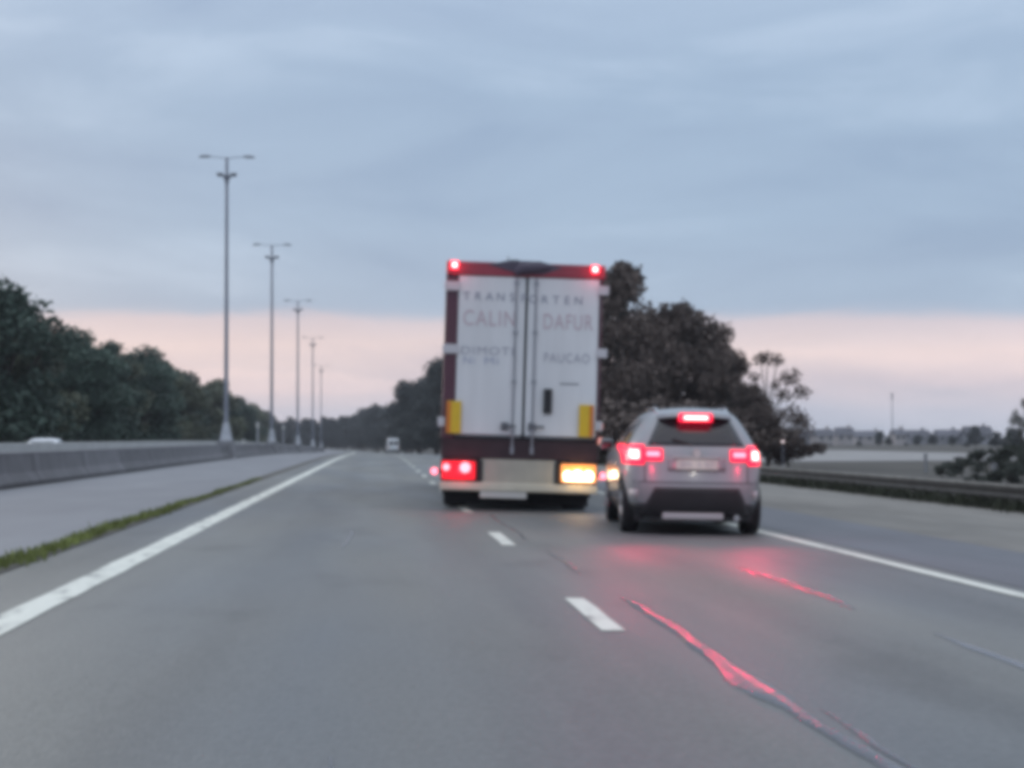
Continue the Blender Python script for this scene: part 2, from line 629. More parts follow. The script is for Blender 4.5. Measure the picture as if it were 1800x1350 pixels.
# ------------------------------------------------------------------ grass in the median joint, weeds under the rail
def blades(name, n, fx, fh, m, seed, wid=.012):
    rng = np.random.default_rng(seed)
    V, Fs = [], []
    for i in range(n):
        x, y = fx(rng)
        X, Y, Z = land(x, y, .004)
        h = fh(rng, y)
        a = rng.uniform(0, 6.28)
        lean = rng.uniform(.1, .6) * h
        b = rng.uniform(0, 6.28)
        dx, dy = math.cos(a) * wid, math.sin(a) * wid
        lx, ly = math.cos(b) * lean, math.sin(b) * lean
        o = len(V)
        V += [(X - dx, Y - dy, Z), (X + dx, Y + dy, Z), (X + lx * .4 + dx * .8, Y + ly * .4 + dy * .8, Z + h * .6),
              (X + lx * .4 - dx * .8, Y + ly * .4 - dy * .8, Z + h * .6), (X + lx, Y + ly, Z + h)]
        Fs += [(o, o + 1, o + 2, o + 3), (o + 3, o + 2, o + 4)]
    return MB().add(V, Fs).build(name, m, None, fix=False)


def fx_grass(rng):
    y = 8 + 34 * rng.random() ** 1.7
    c = -3.21 + .03 * math.sin(y * .9)
    k_ = .055 + .05 * max(0, math.sin(y * 1.9) * math.sin(y * .53))
    return c + rng.normal(0, k_) * (1.1 - y / 80), y


g = blades('grass', 6000, fx_grass, lambda r, y: r.uniform(.03, .10) * (1.0 if y < 26 else .6), 'grass_blade', 5)
tag(g, 'strip of yellow green grass growing along the median joint', 'grass', kind='stuff')
g = blades('weeds', 9000, lambda r: (14.9 + r.normal(0, .35), r.uniform(18, 110)), lambda r, y: r.uniform(.1, .38), 'weed_blade', 6, .03)
tag(g, 'dark weeds growing under the roadside guard rail', 'weeds', kind='stuff')

# ------------------------------------------------------------------ concrete median barrier
bar = empty('concrete_barrier', land(-8, 40))
tag(bar, 'long grey concrete barrier along the median under the lamp posts', 'barrier')
pf = [(-.30, 0), (-.30, .08), (-.17, .30), (-.11, .74), (.11, .74), (.17, .30), (.30, .08), (.30, 0)]
bm_sec = MB().prism(pf, 0, 5.96).mesh('barrier_section', 'concrete')
bm_cap = MB().box(-.125, .125, .0, 5.96, .741, .775, .01).mesh('barrier_cap', 'concrete_cap')
bar.location = (0, 0, 0)
y = -12.0
while y < 380:
    a, b = land(-8, y), land(-8, y + 6)
    d = Vector(b) - Vector(a)
    s = link('barrier_section', bm_sec, bar)
    s.location = a
    s.scale = (1, 1, .92)
    s.rotation_euler = (math.atan2(d.z, d.y), 0, -math.atan2(d.x, d.y))
    cpo = link('barrier_cap', bm_cap, s)
    y += 6

par = empty('parapet_wall')
tag(par, 'pale low wall of the opposite carriageway showing above the barrier', 'wall')
me_par = MB().box(-.10, .10, 0, 7.97, -.1, 1.31, .02).mesh('wall_section', 'parapet')
y = -10.0
while y < 300:
    a, b = Vector(land(-9.5, y)), Vector(land(-9.5, y + 8))
    d = b - a
    s = link('wall_section', me_par, par)
    s.location = a
    s.rotation_euler = (math.atan2(d.z, d.y), 0, -math.atan2(d.x, d.y))
    y += 8

# ------------------------------------------------------------------ lamp posts
def make_post():
    root = empty('lamp_post')
    MB().add([(-.5, -.6, -.2), (.5, -.6, -.2), (.5, .6, -.2), (-.5, .6, -.2), (-.42, -.5, .95), (.42, -.5, .95), (.42, .5, .95), (-.42, .5, .95)],
             [(0, 1, 2, 3), (4, 7, 6, 5), (0, 4, 5, 1), (1, 5, 6, 2), (2, 6, 7, 3), (3, 7, 4, 0)]).build('plinth', 'concrete_cap', root)
    MB().tube([(0, 0, .95), (0, 0, 1.0), (0, 0, 1.35), (0, 0, 1.9)], [.36, .34, .27, .15], 12).build('base_flare', 'galvanised', root)
    MB().tube([(0, 0, 1.9), (0, 0, 7), (0, 0, 15.95)], [.12, .105, .075], 12).build('pole', 'pole_steel', root)
    for s in (-1, 1):
        arm = MB().tube([(s * .05, 0, 15.9), (s * .55, 0, 15.97), (s * .95, 0, 15.99)], .024, 8).build('arm', 'pole_steel', root)
        h = MB()
        h.tube([(s * .85, 0, 15.99), (s * 1.0, 0, 16.0), (s * 1.3, 0, 15.99), (s * 1.5, 0, 15.95)], [.035, .07, .07, .02], 10)
        h.build('lamp_head', 'lamp_grey', root)
    cb = MB().box(-.5, .5, -.05, .05, 14.93, 15.02, .02).build('crossbar', 'pole_steel', root)
    for s in (-1, 1):
        MB().box(s * .36 - .17, s * .36 + .17, -.15, .15, 15.02, 15.11, .03).build('floodlight', 'lamp_grey', cb)
    MB().tube([(0, 0, 14.5), (0, 0, 14.75), (0, 0, 14.95)], [.09, .13, .24], 10).build('bracket', 'pole_steel', root)
    return root


post0 = make_post()
post_y = [82, 118, 162, 215, 285]
post_lab = ['tallest and nearest lamp post on the median barrier, with clear crossbars', 'second nearest slim lamp post on the median barrier',
            'third lamp post back along the median barrier, its top fading into the sky',
            'fourth lamp post back along the median, very thin against the pink sky',
            'farthest and shortest looking lamp post at the end of the median row']
for i, py_ in enumerate(post_y):
    o = post0 if i == 0 else copy_tree(post0)
    P = land(-8, py_)
    o.location = (P[0], P[1], zat(-8, py_) - .03)
    tag(o, post_lab[i], 'lamp post', 'lamp posts along the median')

mp0 = None
for i, (px_, D, h, lb) in enumerate([(453, 118, 2.9, 'short pale marker post behind the barrier, before the second lamp post'),
                                     (498, 150, 3.2, 'short pale marker post between second and third lamp posts'),
                                     (428, 100, 1.5, 'stubby grey marker post just beyond the nearest lamp post')]):
    P = at(px_, 775, D)
    r_ = empty('marker_post', (P.x, D, ground_z(P.x, D) - .05))
    MB().box(-.07, .07, -.05, .05, 0, h, .015).build('shaft', 'galvanised', r_)
    MB().box(-.11, .11, -.06, -.052, h - .45, h - .1).build('reflector', 'plate_white', r_)
    tag(r_, lb, 'post', 'marker posts behind the barrier')

# ------------------------------------------------------------------ guard rail on the right
gr = empty('guard_rail')
tag(gr, 'low steel guard rail running along the gravel verge', 'guard rail')
wprof = [(-.02, .26), (-.07, .30), (-.07, .34), (-.02, .40), (-.02, .44), (-.07, .49), (-.07, .53), (-.02, .57), (.0, .57), (.0, .26)]
me_sec = MB().prism(wprof, 0, 3.99).mesh('rail_section', 'rail_shaded')
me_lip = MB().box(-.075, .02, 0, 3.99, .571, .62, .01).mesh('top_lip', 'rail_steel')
me_pst = MB().box(.003, .10, -.05, .05, -.3, .60, .01).mesh('rail_post', 'rail_steel')
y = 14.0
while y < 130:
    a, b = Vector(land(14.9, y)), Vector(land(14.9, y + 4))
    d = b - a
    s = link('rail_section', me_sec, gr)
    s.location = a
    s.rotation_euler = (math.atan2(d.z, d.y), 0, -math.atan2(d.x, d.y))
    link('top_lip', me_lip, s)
    q = link('rail_post', me_pst, gr)
    q.location = a
    y += 4

# ------------------------------------------------------------------ trees
TREE_CACHE = {}


def tree_meshes(key, seed, H, style, leafmat):
    if key in TREE_CACHE:
        return TREE_CACHE[key]
    rng = np.random.default_rng(seed)
    lobes = []
    tb = MB()
    if style == 'dense':
        nl, rz0, rz1, rx, rl, n_leaf, ls = 30, .14, .90, .27, (.10, .18), 10500, .23
    elif style == 'tall':
        nl, rz0, rz1, rx, rl, n_leaf, ls = 17, .30, .93, .17, (.06, .12), 3000, .26
    elif style == 'sparse':
        nl, rz0, rz1, rx, rl, n_leaf, ls = 26, .20, .92, .36, (.07, .13), 4200, .19
    elif style == 'conifer':
        nl, rz0, rz1, rx, rl, n_leaf, ls = 20, .10, .93, .16, (.05, .10), 3500, .26
    else:  # bush
        nl, rz0, rz1, rx, rl, n_leaf, ls = 14, .18, .85, .55, (.14, .24), 2600, .14
    lean = rng.uniform(-.03, .03, 2) * H
    for i in range(nl):
        t = rng.uniform(0, 1)
        z = rz0 + (rz1 - rz0) * t
        if style == 'conifer':
            ww = rx * (1 - t) + .01
        else:
            ww = rx * (math.sin(math.pi * min(1, .22 + .72 * t)) ** .7)
        a = rng.uniform(0, 6.283)
        rr = ww * math.sqrt(rng.uniform(.05, 1))
        lobes.append((Vector((math.cos(a) * rr * H + lean[0] * z, math.sin(a) * rr * H + lean[1] * z, z * H)), rng.uniform(*rl) * H * (1 - .35 * t)))
    # trunk and limbs
    th = .62 if style != 'conifer' else .9
    pts = [(0, 0, -.3), (0, 0, .02 * H), (lean[0] * .3, lean[1] * .3, .3 * H), (lean[0] * th, lean[1] * th, th * H)]
    r0 = .022 * H
    tb.tube(pts, [r0 * 1.35, r0, r0 * .75, r0 * .25], 8)
    for c, r in lobes:
        zb = max(.12 * H, c.z * .55)
        b = Vector((lean[0] * zb / H, lean[1] * zb / H, zb))
        mid = (b + c) / 2 + Vector((0, 0, -.03 * H))
        tb.tube([b, mid, c + (c - b) * .15], [r0 * .42, r0 * .3, r0 * .1], 5)
    trunk = tb.mesh('trunk', 'bark')
    # leaves: small quads through each lobe
    ws = np.array([r ** 2 for _, r in lobes])
    pick = rng.choice(len(lobes), n_leaf, p=ws / ws.sum())
    C = np.array([list(lobes[i][0]) for i in pick])
    Rr = np.array([lobes[i][1] for i in pick])
    d = rng.normal(size=(n_leaf, 3))
    d /= np.linalg.norm(d, axis=1)[:, None]
    rad = rng.uniform(0, 1, n_leaf) ** .45
    far = rng.uniform(0, 1, n_leaf) < .12
    rad[far] *= 1.18
    P = C + d * (Rr * rad)[:, None] * np.array([1.1, 1.1, .85])
    P[:, 2] = np.maximum(P[:, 2], .03 * H)
    u = rng.normal(size=(n_leaf, 3))
    u /= np.linalg.norm(u, axis=1)[:, None]
    v = np.cross(u, rng.normal(size=(n_leaf, 3)))
    v /= np.linalg.norm(v, axis=1)[:, None]
    s = (ls * rng.uniform(.5, 1.25, n_leaf))[:, None]
    quad = np.stack([P - u * s, P - v * s * .55, P + u * s, P + v * s * .55], 1).reshape(-1, 3)
    me = bpy.data.meshes.new('crown')
    me.vertices.add(len(quad))
    me.vertices.foreach_set('co', quad.ravel())
    me.loops.add(len(quad))
    me.loops.foreach_set('vertex_index', np.arange(len(quad), dtype=np.int32))
    me.polygons.add(n_leaf)
    me.polygons.foreach_set('loop_start', np.arange(0, len(quad), 4, dtype=np.int32))
    me.polygons.foreach_set('loop_total', np.full(n_leaf, 4, dtype=np.int32))
    me.update(calc_edges=True)
    me.materials.append(MATS[leafmat])
    TREE_CACHE[key] = (trunk, me, H)
    return TREE_CACHE[key]


def tree(name, key, seed, style, leafmat, X, Y, H, label, cat='tree', group=None, wide=1.0, base=None):
    tr, cr_, H0 = tree_meshes(key, seed, base or 12.0, style, leafmat)
    z = ground_z(X, Y) - .05
    r_ = empty(name, (X, Y, z), random.Random(seed * 7 + int(X * 31) + int(Y * 17)).uniform(0, 6.28))
    s = H / H0
    r_.scale = (s * wide, s * wide, s)
    link('trunk', tr, r_)
    link('crown', cr_, r_)
    tag(r_, label, cat, group)
    return r_


rnd = random.Random(4)
# the wood along the far side of the opposite carriageway
i = 0
D = 104.0
rows = []
while D < 520:
    front = (i % 2 == 0)
    X = (-28.5 if front else -34) + rnd.uniform(-1.2, 1.2) + crv(D)
    H = rnd.uniform(11.4, 13.8) * (1.06 if D < 150 else 1.08)
    rows.append((X, D, H, front))
    D += rnd.uniform(4.6, 7.2) * (1 + D / 900)
    i += 1
nf = nb = 0
for i, (X, D, H, front) in enumerate(rows):
    v = rnd.randrange(4)
    con = rnd.random() < .1
    lm = 'leaf_wood' if (v < 2 or D < 130) else 'leaf_olive'
    if front:
        lb = 'dark leafy tree, %s from the left in the front row beyond the median' % ORD[min(nf, 33)]
        nf += 1
    else:
        lb = 'dark leafy tree, %s from the left in the back row beyond the median' % ORD[min(nb, 33)]
        nb += 1
    key = ('conifer', lm) if con else ('dense', v, lm)
    tree('wood_tree', key, 20 + v, 'conifer' if con else 'dense', lm, X, D, H * (1.1 if con else 1), lb, 'tree',
         'trees of the wood beyond the median', 1.15)
# shrubs that close the wood's foot
shrub_n = 0
D = 98.0
while D < 330:
    X = -25.6 + rnd.uniform(-.6, .6) + crv(D)
    tree('wood_shrub', ('bush', 'w', shrub_n % 2), 61 + shrub_n % 2, 'bush', 'leaf_wood', X, D, rnd.uniform(2.4, 3.6),
         'low dark shrub, %s from the left at the foot of the wood' % ORD[min(shrub_n, 33)], 'shrub', 'shrubs at the foot of the wood', 1.3, 3.0)
    D += rnd.uniform(6, 9) * (1 + D / 500)
    shrub_n += 1

# the row on the right of the road far ahead, which closes the view where the road bends
D = 255.0
n = 0
while D < 980:
    back = n % 3 == 2
    X = 12.5 + rnd.uniform(-1, 1.5) + (6 if back else 0) + crv(D)
    H = rnd.uniform(15.2, 18.2) if D > 330 else rnd.uniform(17, 18.5)
    v = rnd.randrange(3)
    tree('roadside_tree', ('dense', 'far', v), 40 + v, 'dense', 'leaf_far', X, D, H,
         'hazy dark tree far ahead, %s back from the lorry along the road' % ORD[min(n, 33)], 'tree', 'roadside trees far ahead', 1.05)
    D += rnd.uniform(11, 16) * (1 + D / 500)
    n += 1

# the far trees behind the lamp posts
for i, px_ in enumerate(range(462, 606, 11)):
    D = 640 + 25 * (i % 3)
    P = at(px_, 734 + 7 * math.sin(i * 2.3), D)
    tree('far_tree', ('dense', 'far', i % 3), 40 + i % 3, 'dense', 'leaf_far', P.x, D, P.z - ground_z(P.x, D),
         'small hazy tree behind the lamp posts, %s from the left' % ORD[i], 'tree', 'far trees behind the lamp posts', 1.2)

# the clump beside the lorry and the car
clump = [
    (1088, 449, 112, 'tall', 'leaf_glow_brown', 1.0, 'tall gappy tree rising highest just beside the lorry'),
    (1068, 505, 118, 'dense', 'leaf_glow_brown', .75, 'bushy brown tinted tree half hidden by the right edge of the lorry'),
    (1130, 532, 110, 'dense', 'leaf_glow_brown', .85, 'round brown tinted tree between the tall gappy tree and the clump peak'),
    (1185, 519, 113, 'dense', 'leaf_glow_brown', .9, 'broad brown tinted tree at the middle of the clump above the silver car'),
    (1242, 545, 115, 'dense', 'leaf_glow_brown', .8, 'brown tinted tree at the shoulder of the clump above the silver car'),
    (1282, 615, 108, 'dense', 'leaf_glow_brown', .85, 'shorter brown tinted tree at the sloping end of the clump'),
    (1348, 618, 106, 'sparse', 'leaf_glow_brown', .95, 'sparse tree with bare forked branches at the end of the clump'),
    (1318, 668, 104, 'dense', 'leaf_glow_brown', .95, 'low bushy tree beneath the sparse forked tree'),
    (1385, 738, 107, 'bush', 'leaf_glow_brown', 1.1, 'low dark bush at the foot of the sparse forked tree'),
    (1255, 690, 100, 'bush', 'leaf_glow_brown', 1.5, 'dark bush behind the roof of the silver car'),
    (1110, 690, 100, 'bush', 'leaf_glow_brown', 1.5, 'dark bush between the lorry and the silver car'),
    (1180, 680, 100, 'bush', 'leaf_glow_brown', 1.6, 'dark bush in the middle of the clump just above the silver car'),
    (908, 441, 124, 'tall', 'leaf_far', 1.0, 'dark treetop just showing above the lorry roof'),
]
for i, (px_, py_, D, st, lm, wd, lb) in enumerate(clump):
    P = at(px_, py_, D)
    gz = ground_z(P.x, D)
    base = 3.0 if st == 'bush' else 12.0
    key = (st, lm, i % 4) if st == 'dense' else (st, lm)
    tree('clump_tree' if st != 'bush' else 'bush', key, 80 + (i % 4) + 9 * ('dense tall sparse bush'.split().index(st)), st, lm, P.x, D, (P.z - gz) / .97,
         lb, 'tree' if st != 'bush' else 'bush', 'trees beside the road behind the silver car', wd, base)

# shrubs by the verge at the picture's right
for i, (px_, py_, D, wd, st, lb) in enumerate([
        (1796, 700, 62, .5, 'sparse', 'thin twiggy shrub rising highest at the right edge'),
        (1790, 775, 66, 1.0, 'bush', 'dark rounded shrub at the right edge below the twiggy one'),
        (1735, 785, 80, 1.2, 'bush', 'low dark shrub second from the right edge behind the guard rail'),
        (1690, 800, 78, 1.3, 'bush', 'low dark shrub third from the right edge behind the guard rail'),
        (1655, 812, 74, 1.3, 'bush', 'lowest dark shrub behind the guard rail near the small pale post'),
        (1770, 812, 56, 1.3, 'bush', 'near dark shrub just over the guard rail at the right'),
        (1720, 830, 58, 1.5, 'bush', 'near low shrub over the guard rail beside the small pale post')]):
    P = at(px_, py_, D)
    tree('verge_shrub', (st, 'v', 'leaf_dark'), 150 + ('bush', 'sparse').index(st), st, 'leaf_dark', P.x, D, (P.z - ground_z(P.x, D)) / .95, lb, 'shrub',
         'shrubs behind the guard rail', wd, 3.0 if st == 'bush' else 12.0)
for i, (px_, py_, D, h, lb) in enumerate([(1747, 818, 60, .9, 'small pale post in front of the dark shrubs on the right'),
                                          (1627, 800, 88, .9, 'small pale post at the end of the parking yard')]):
    P = at(px_, py_, D)
    r_ = empty('boundary_post', (P.x, D, ground_z(P.x, D) - .05))
    MB().box(-.08, .08, -.08, .08, 0, P.z - r_.location.z, .02).build('shaft', 'concrete_cap', r_)
    MB().box(-.10, .10, -.10, .10, P.z - r_.location.z, P.z - r_.location.z + .08, .02).build('cap', 'concrete_cap', r_)
    tag(r_, lb, 'post')

# ------------------------------------------------------------------ the town across the fields
town = [  # left px, right px, eaves py, ridge py, distance, wall
    (1372, 1398, 764, 752, 430, 'wall_grey', 'narrow grey house at the near end of the distant town'),
    (1402, 1432, 768, 757, 440, 'wall_grey', 'grey house second from the trees in the distant town'),
    (1436, 1468, 766, 754, 425, 'wall_pale', 'pale pink walled house in the distant town'),
    (1472, 1500, 765, 751, 435, 'wall_pale', 'tall pale house near the middle of the distant town'),
    (1505, 1552, 768, 757, 450, 'wall_pale', 'long pale house left of the thin mast'),
    (1574, 1592, 764, 754, 430, 'wall_pale', 'narrow pale house just right of the thin mast'),
    (1598, 1642, 768, 756, 455, 'wall_grey', 'wide grey house right of the thin mast'),
    (1650, 1690, 767, 755, 445, 'wall_grey', 'grey house with slate roof before the right hand trees'),
    (1700, 1745, 763, 749, 440, 'wall_grey', 'large grey house at the far right of the town'),
]
for a, b, e_, r_y, D, wm, lb in town:
    A, B = at(a, e_, D), at(b, e_, D)
    wd, X = B.x - A.x, (A.x + B.x) / 2
    z0 = ground_z(X, D)
    he, hr = A.z - z0, at(a, r_y, D).z - z0
    h = empty('house', (X, D, z0), R(random.Random(a).uniform(-14, 14)))
    dp = max(5, wd * .7)
    MB().box(-wd / 2, wd / 2, 0, dp, -.3, he).build('wall', wm, h)
    rf = MB()
    o_ = .35
    rf.add([(-wd / 2 - o_, -o_, he), (wd / 2 + o_, -o_, he), (wd / 2 + o_, dp + o_, he), (-wd / 2 - o_, dp + o_, he), (-wd / 2 - o_, dp / 2, hr), (wd / 2 + o_, dp / 2, hr)],
           [(0, 1, 5, 4), (2, 3, 4, 5), (0, 4, 3), (1, 2, 5), (0, 3, 2, 1)])
    rfo = rf.build('roof', 'roof_slate', h)
    MB().box(wd * .22, wd * .22 + .7, dp / 2 - .3, dp / 2 + .3, hr - .6, hr + .8).build('chimney', wm, rfo)
    nw = max(2, int(wd / 2.3))
    for kx in range(nw):
        cx_ = -wd / 2 + wd * (kx + .5) / nw
        wz = he * .52
        wo = MB().box(cx_ - .55, cx_ + .55, -.06, .02, wz, wz + 1.2).build('window', 'plate_white', h)
        MB().box(cx_ - .46, cx_ + .46, -.075, -.055, wz + .09, wz + 1.1).build('pane', 'window_dark', wo)
    tag(h, lb, 'house', 'houses of the distant town')
for i, (px_, py_, D, wd, lb) in enumerate([
        (1390, 757, 410, 1.0, 'dark little tree before the first grey house'), (1545, 757, 400, 1.1, 'dark tree just left of the thin mast'),
        (1562, 764, 395, 1.2, 'dark bushy tree at the foot of the thin mast'), (1510, 775, 380, 2.0, 'low wide dark tree before the long pale house'),
        (1612, 764, 390, 1.4, 'dark tree before the wide grey house'), (1640, 762, 395, 1.3, 'dark tree between the two grey houses'),
        (1672, 764, 385, 1.5, 'dark tree before the slate roofed grey house'), (1715, 747, 360, 1.2, 'taller dark tree before the large grey house'),
        (1752, 757, 300, 1.4, 'dark tree at the right end of the town'), (1782, 750, 250, 1.4, 'dark tree behind the right edge shrubs'),
        (1592, 777, 370, 1.6, 'low dark tree under the narrow pale house'), (1700, 775, 330, 2.0, 'wide low tree below the large grey house'),
        (1460, 779, 380, 1.6, 'low dark tree under the pale pink house')]):
    P = at(px_, py_, D)
    tree('town_tree', ('dense', 'far', i % 3), 40 + i % 3, 'dense', 'leaf_far', P.x, D, (P.z - ground_z(P.x, D)) / .95, lb, 'tree', 'trees about the distant town', wd)
P = at(1568, 690, 620)
r_ = empty('mast', (P.x, 620, ground_z(P.x, 620) - .2))
hm = P.z - r_.location.z
MB().tube([(0, 0, 0), (0, 0, hm * .6), (0, 0, hm)], [.30, .2, .1], 8).build('pole', 'galvanised', r_)
for kz in (.86, .94):
    MB().tube([(0, 0, hm * kz), (0, 0, hm * kz + 1.2)], [.4, .4], 8).build('antenna', 'lamp_grey', r_)
tag(r_, 'thin pale mast standing above the distant town', 'mast')

# small lit lamp at the foot of the clump
P = at(1376, 776, 95)
r_ = empty('yard_lamp', (P.x, 95, ground_z(P.x, 95) - .05))
hh = P.z - r_.location.z
MB().tube([(0, 0, 0), (0, 0, hh - .09)], [.03, .025], 8).build('post', 'pole_steel', r_)
MB().tube([(0, 0, hh - .08), (0, 0, hh), (0, 0, hh + .08)], [.06, .10, .03], 10).build('globe', 'dot_light', r_)
tag(r_, 'small lit lamp at the foot of the sparse forked tree', 'lamp')


# ------------------------------------------------------------------ wheels
def wheel(parent, x, y, r, wid, side, name='wheel', rimmat='rim_alloy', r_in=.62):
    prof_ = [(-wid / 2, r * r_in), (-wid / 2, r * .93), (-wid / 2 + .02, r * .985), (-wid / 4, r), (wid / 4, r), (wid / 2 - .02, r * .985), (wid / 2, r * .93), (wid / 2, r * r_in)]
    n_ = 28
    m = MB()
    V = [(px_, rr * math.sin(2 * math.pi * k / n_), rr * math.cos(2 * math.pi * k / n_)) for k in range(n_) for px_, rr in prof_]
    K = len(prof_)
    Fs = [(k * K + j, k * K + (j + 1) % K, ((k + 1) % n_) * K + (j + 1) % K, ((k + 1) % n_) * K + j) for k in range(n_) for j in range(K)]
    m.add(V, Fs, True)
    o = m.build(name, 'black_rubber', parent)
    o.location = (x, y, r)
    xo = side * (wid / 2 - .03)
    m = MB()
    m.tube([(xo - side * .12, 0, 0), (xo - side * .02, 0, 0)], [r * r_in, r * r_in], 24)
    for k in range(5):
        a = 2 * math.pi * k / 5
        c_, s_ = math.cos(a), math.sin(a)
        m.tube([(xo, c_ * r * .08, s_ * r * .08), (xo, c_ * r * r_in * .95, s_ * r * r_in * .95)], [.05 * r / .34, .035 * r / .34], 6)
    m.build('rim', rimmat, o)
    return o


# ------------------------------------------------------------------ the lorry
TX, TY = 2.24, 24.75
truck = empty('lorry', (TX, TY, zat(TX, TY)))
truck.rotation_euler = (0, R(1.15 + .75), R(-3.2))
tag(truck, 'articulated lorry with white rear doors in a red frame, its indicator lit', 'truck')
W2 = 1.275
LT = 13.5
# trailer box
tb = MB()
tb.box(-W2, -W2 + .04, .12, LT, 1.18, 3.96)
tb.box(W2 - .04, W2, .12, LT, 1.18, 3.96)
tb.build('side_curtain', 'trailer_side', truck)
MB().box(-W2 + .003, W2 - .003, .10, LT + .02, 3.962, 4.0).build('roof', 'trailer_red', truck)
MB().box(-W2 + .042, W2 - .042, LT - .04, LT, 1.18, 3.958).build('front_wall', 'door_white', truck)
MB().box(-W2 + .042, W2 - .042, .12, LT - .05, 1.10, 1.178).build('load_floor', 'chassis_red', truck)
for s in (-1, 1):
    for k in range(4):
        MB().box(s * (W2 + .004) - .004, s * (W2 + .004) + .004, 2.4 + k * 2.8, 2.5 + k * 2.8, 1.2, 3.93).build('curtain_strap', 'seal_grey', truck)
# rear frame
xl, xr = -1.065, 1.225
MB().box(-W2, xl, 0, .118, 1.16, 3.80, .012).build('corner_post', 'trailer_red', truck)
MB().box(xr, W2, 0, .118, 1.16, 3.80, .012).build('corner_post', 'trailer_red', truck)
hd = MB().box(-W2, W2 + .04, -.03, .10, 3.802, 4.03, .02).build('header', 'header_red', truck)
MB().tube([(-.16, -.035, 3.86), (-.05, -.06, 3.93), (.12, -.06, 3.95), (.42, -.035, 3.98)], [.05, .10, .10, .03], 10).build('header_cap', 'plum_grey', hd)
MB().add([(-.62, -.034, 3.99), (-.1, -.05, 3.85), (.28, -.05, 3.85), (.62, -.034, 3.97), (.25, -.05, 4.06), (-.25, -.05, 4.06)], [(0, 1, 2, 3, 4, 5)]).build('header_plate', 'plum_grey', hd)
# doors
xc = .045
for (a, b, nm) in ((xl + .006, xc - .022, 'l'), (xc + .022, xr - .006, 'r')):
    dm = MB().box(a, b, -.012, .06, 1.235, 3.795, .012).build('rear_door', 'door_white', truck)
    MB().box(a + .01, b - .01, -.006, .055, 1.19, 1.233).build('door_seal', 'seal_grey', dm)
    for s_, xx in (((0, xc - .17),) if nm == 'l' else ((1, xc + .15),)):
        MB().tube([(xx, -.035, 1.0), (xx, -.035, 3.79)], .017, 8).build('lock_rod', 'rod_steel', dm)
        for zz in (1.3, 2.1, 2.9, 3.7):
            MB().box(xx - .035, xx + .035, -.055, -.014, zz - .03, zz + .03, .006).build('rod_guide', 'rod_steel', dm)
        MB().box(xx - .028, xx + .028, -.06, -.014, .93, 1.05, .006).build('rod_cam', 'rod_steel', dm)
    hx = (xc - .36, xc - .12) if nm == 'l' else (xc + .08, xc + .34)
    MB().box(hx[0], hx[1], -.07, -.05, 1.36, 1.40, .006).build('door_handle', 'seal_grey', dm)
    MB().box(hx[0], hx[0] + .12, -.05, -.012, 1.31, 1.44, .01).build('handle_plate', 'seal_grey', dm)
MB().box(xc - .021, xc + .021, -.004, .05, 1.19, 3.795).build('centre_seal', 'black_rubber', truck)
# hinges
for s in (-1, 1):
    for zz in (3.62, 2.60, 1.42):
        x0, x1 = (-W2 - .02, xl + .03) if s < 0 else (xr - .03, W2 + .10)
        if zz < 2:
            x0, x1 = (-W2 - .06, -W2 + .05) if s < 0 else (W2 - .06, W2 + .05)
        MB().box(x0, x1, -.045, -.014, zz - .075, zz + .075, .012).build('hinge', 'hinge_white', truck)
# black vent box and a faint line on the right hand door
MB().box(.36, .50, -.075, -.014, 1.60, 2.0, .015).build('document_box', 'trim_black', truck)
MB().box(.62, .93, -.018, -.0125, 2.08, 2.10).build('door_rib', 'seal_grey', truck)
# hazard panels
for s, x0 in ((-1, -1.20), (1, .94)):
    MB().box(x0, x0 + .24, -.062, -.046, 1.24, 1.76, .006).build('hazard_panel', 'reflector_yellow', truck)
    x1 = x0 if s < 0 else x0 + .17
    MB().box(x1 + .003, x1 + .07, -.066, -.0625, 1.25, 1.75).build('hazard_stripe', 'reflector_orange', truck)


def lettering(txt, x, z, size, m, parent, width=None):
    cu = bpy.data.curves.new('lettering', 'FONT')
    cu.body = txt
    cu.size = size
    cu.align_x = 'CENTER'
    cu.align_y = 'CENTER'
    cu.extrude = .002
    cu.space_character = 1.15
    to = bpy.data.objects.new('lettering', cu)
    col.objects.link(to)
    bpy.context.view_layer.update()
    wv = to.dimensions.x
    dg = bpy.context.evaluated_depsgraph_get()
    me = bpy.data.meshes.new_from_object(to.evaluated_get(dg))
    bpy.data.objects.remove(to)
    k = 1 if width is None else width / max(wv, 1e-4)
    for v in me.vertices:
        v.co = (v.co.x * k, -v.co.z, v.co.y)
    me.materials.clear()
    me.materials.append(MATS[m])
    o = link('lettering', me, parent)
    o.location = (x, -.0165, z)
    return o


rd = [o for o in kids(truck) if o.name.startswith('rear_door')]
dl, dr = rd[0], rd[1]
for i, ch in enumerate('TRANS'):
    lettering(ch, -.93 + i * .184, 3.46, .19, 'ink_dark', dl)
for x_, ch in ((-.005, 'P'),):
    lettering(ch, x_, 3.45, .19, 'ink_dark', dl)
for x_, ch in ((.155, 'O'), (.335, 'R'), (.52, 'T'), (.70, 'E'), (.885, 'N')):
    lettering(ch, x_, 3.44, .19, 'ink_dark', dr)
lettering('CALIN', -.55, 3.10, .36, 'ink_red', dl, .84)
lettering('DAFUR', .72, 3.08, .36, 'ink_red', dr, .80)
lettering('DIMOTI', -.57, 2.58, .19, 'ink_pale', dl, .84)
lettering('Ni', -.86, 2.42, .17, 'ink_blue', dl, .18)
lettering('Mi', -.50, 2.42, .17, 'ink_blue', dl, .22)
lettering('PAUCAO', .72, 2.50, .22, 'ink_pale', dr, .74)

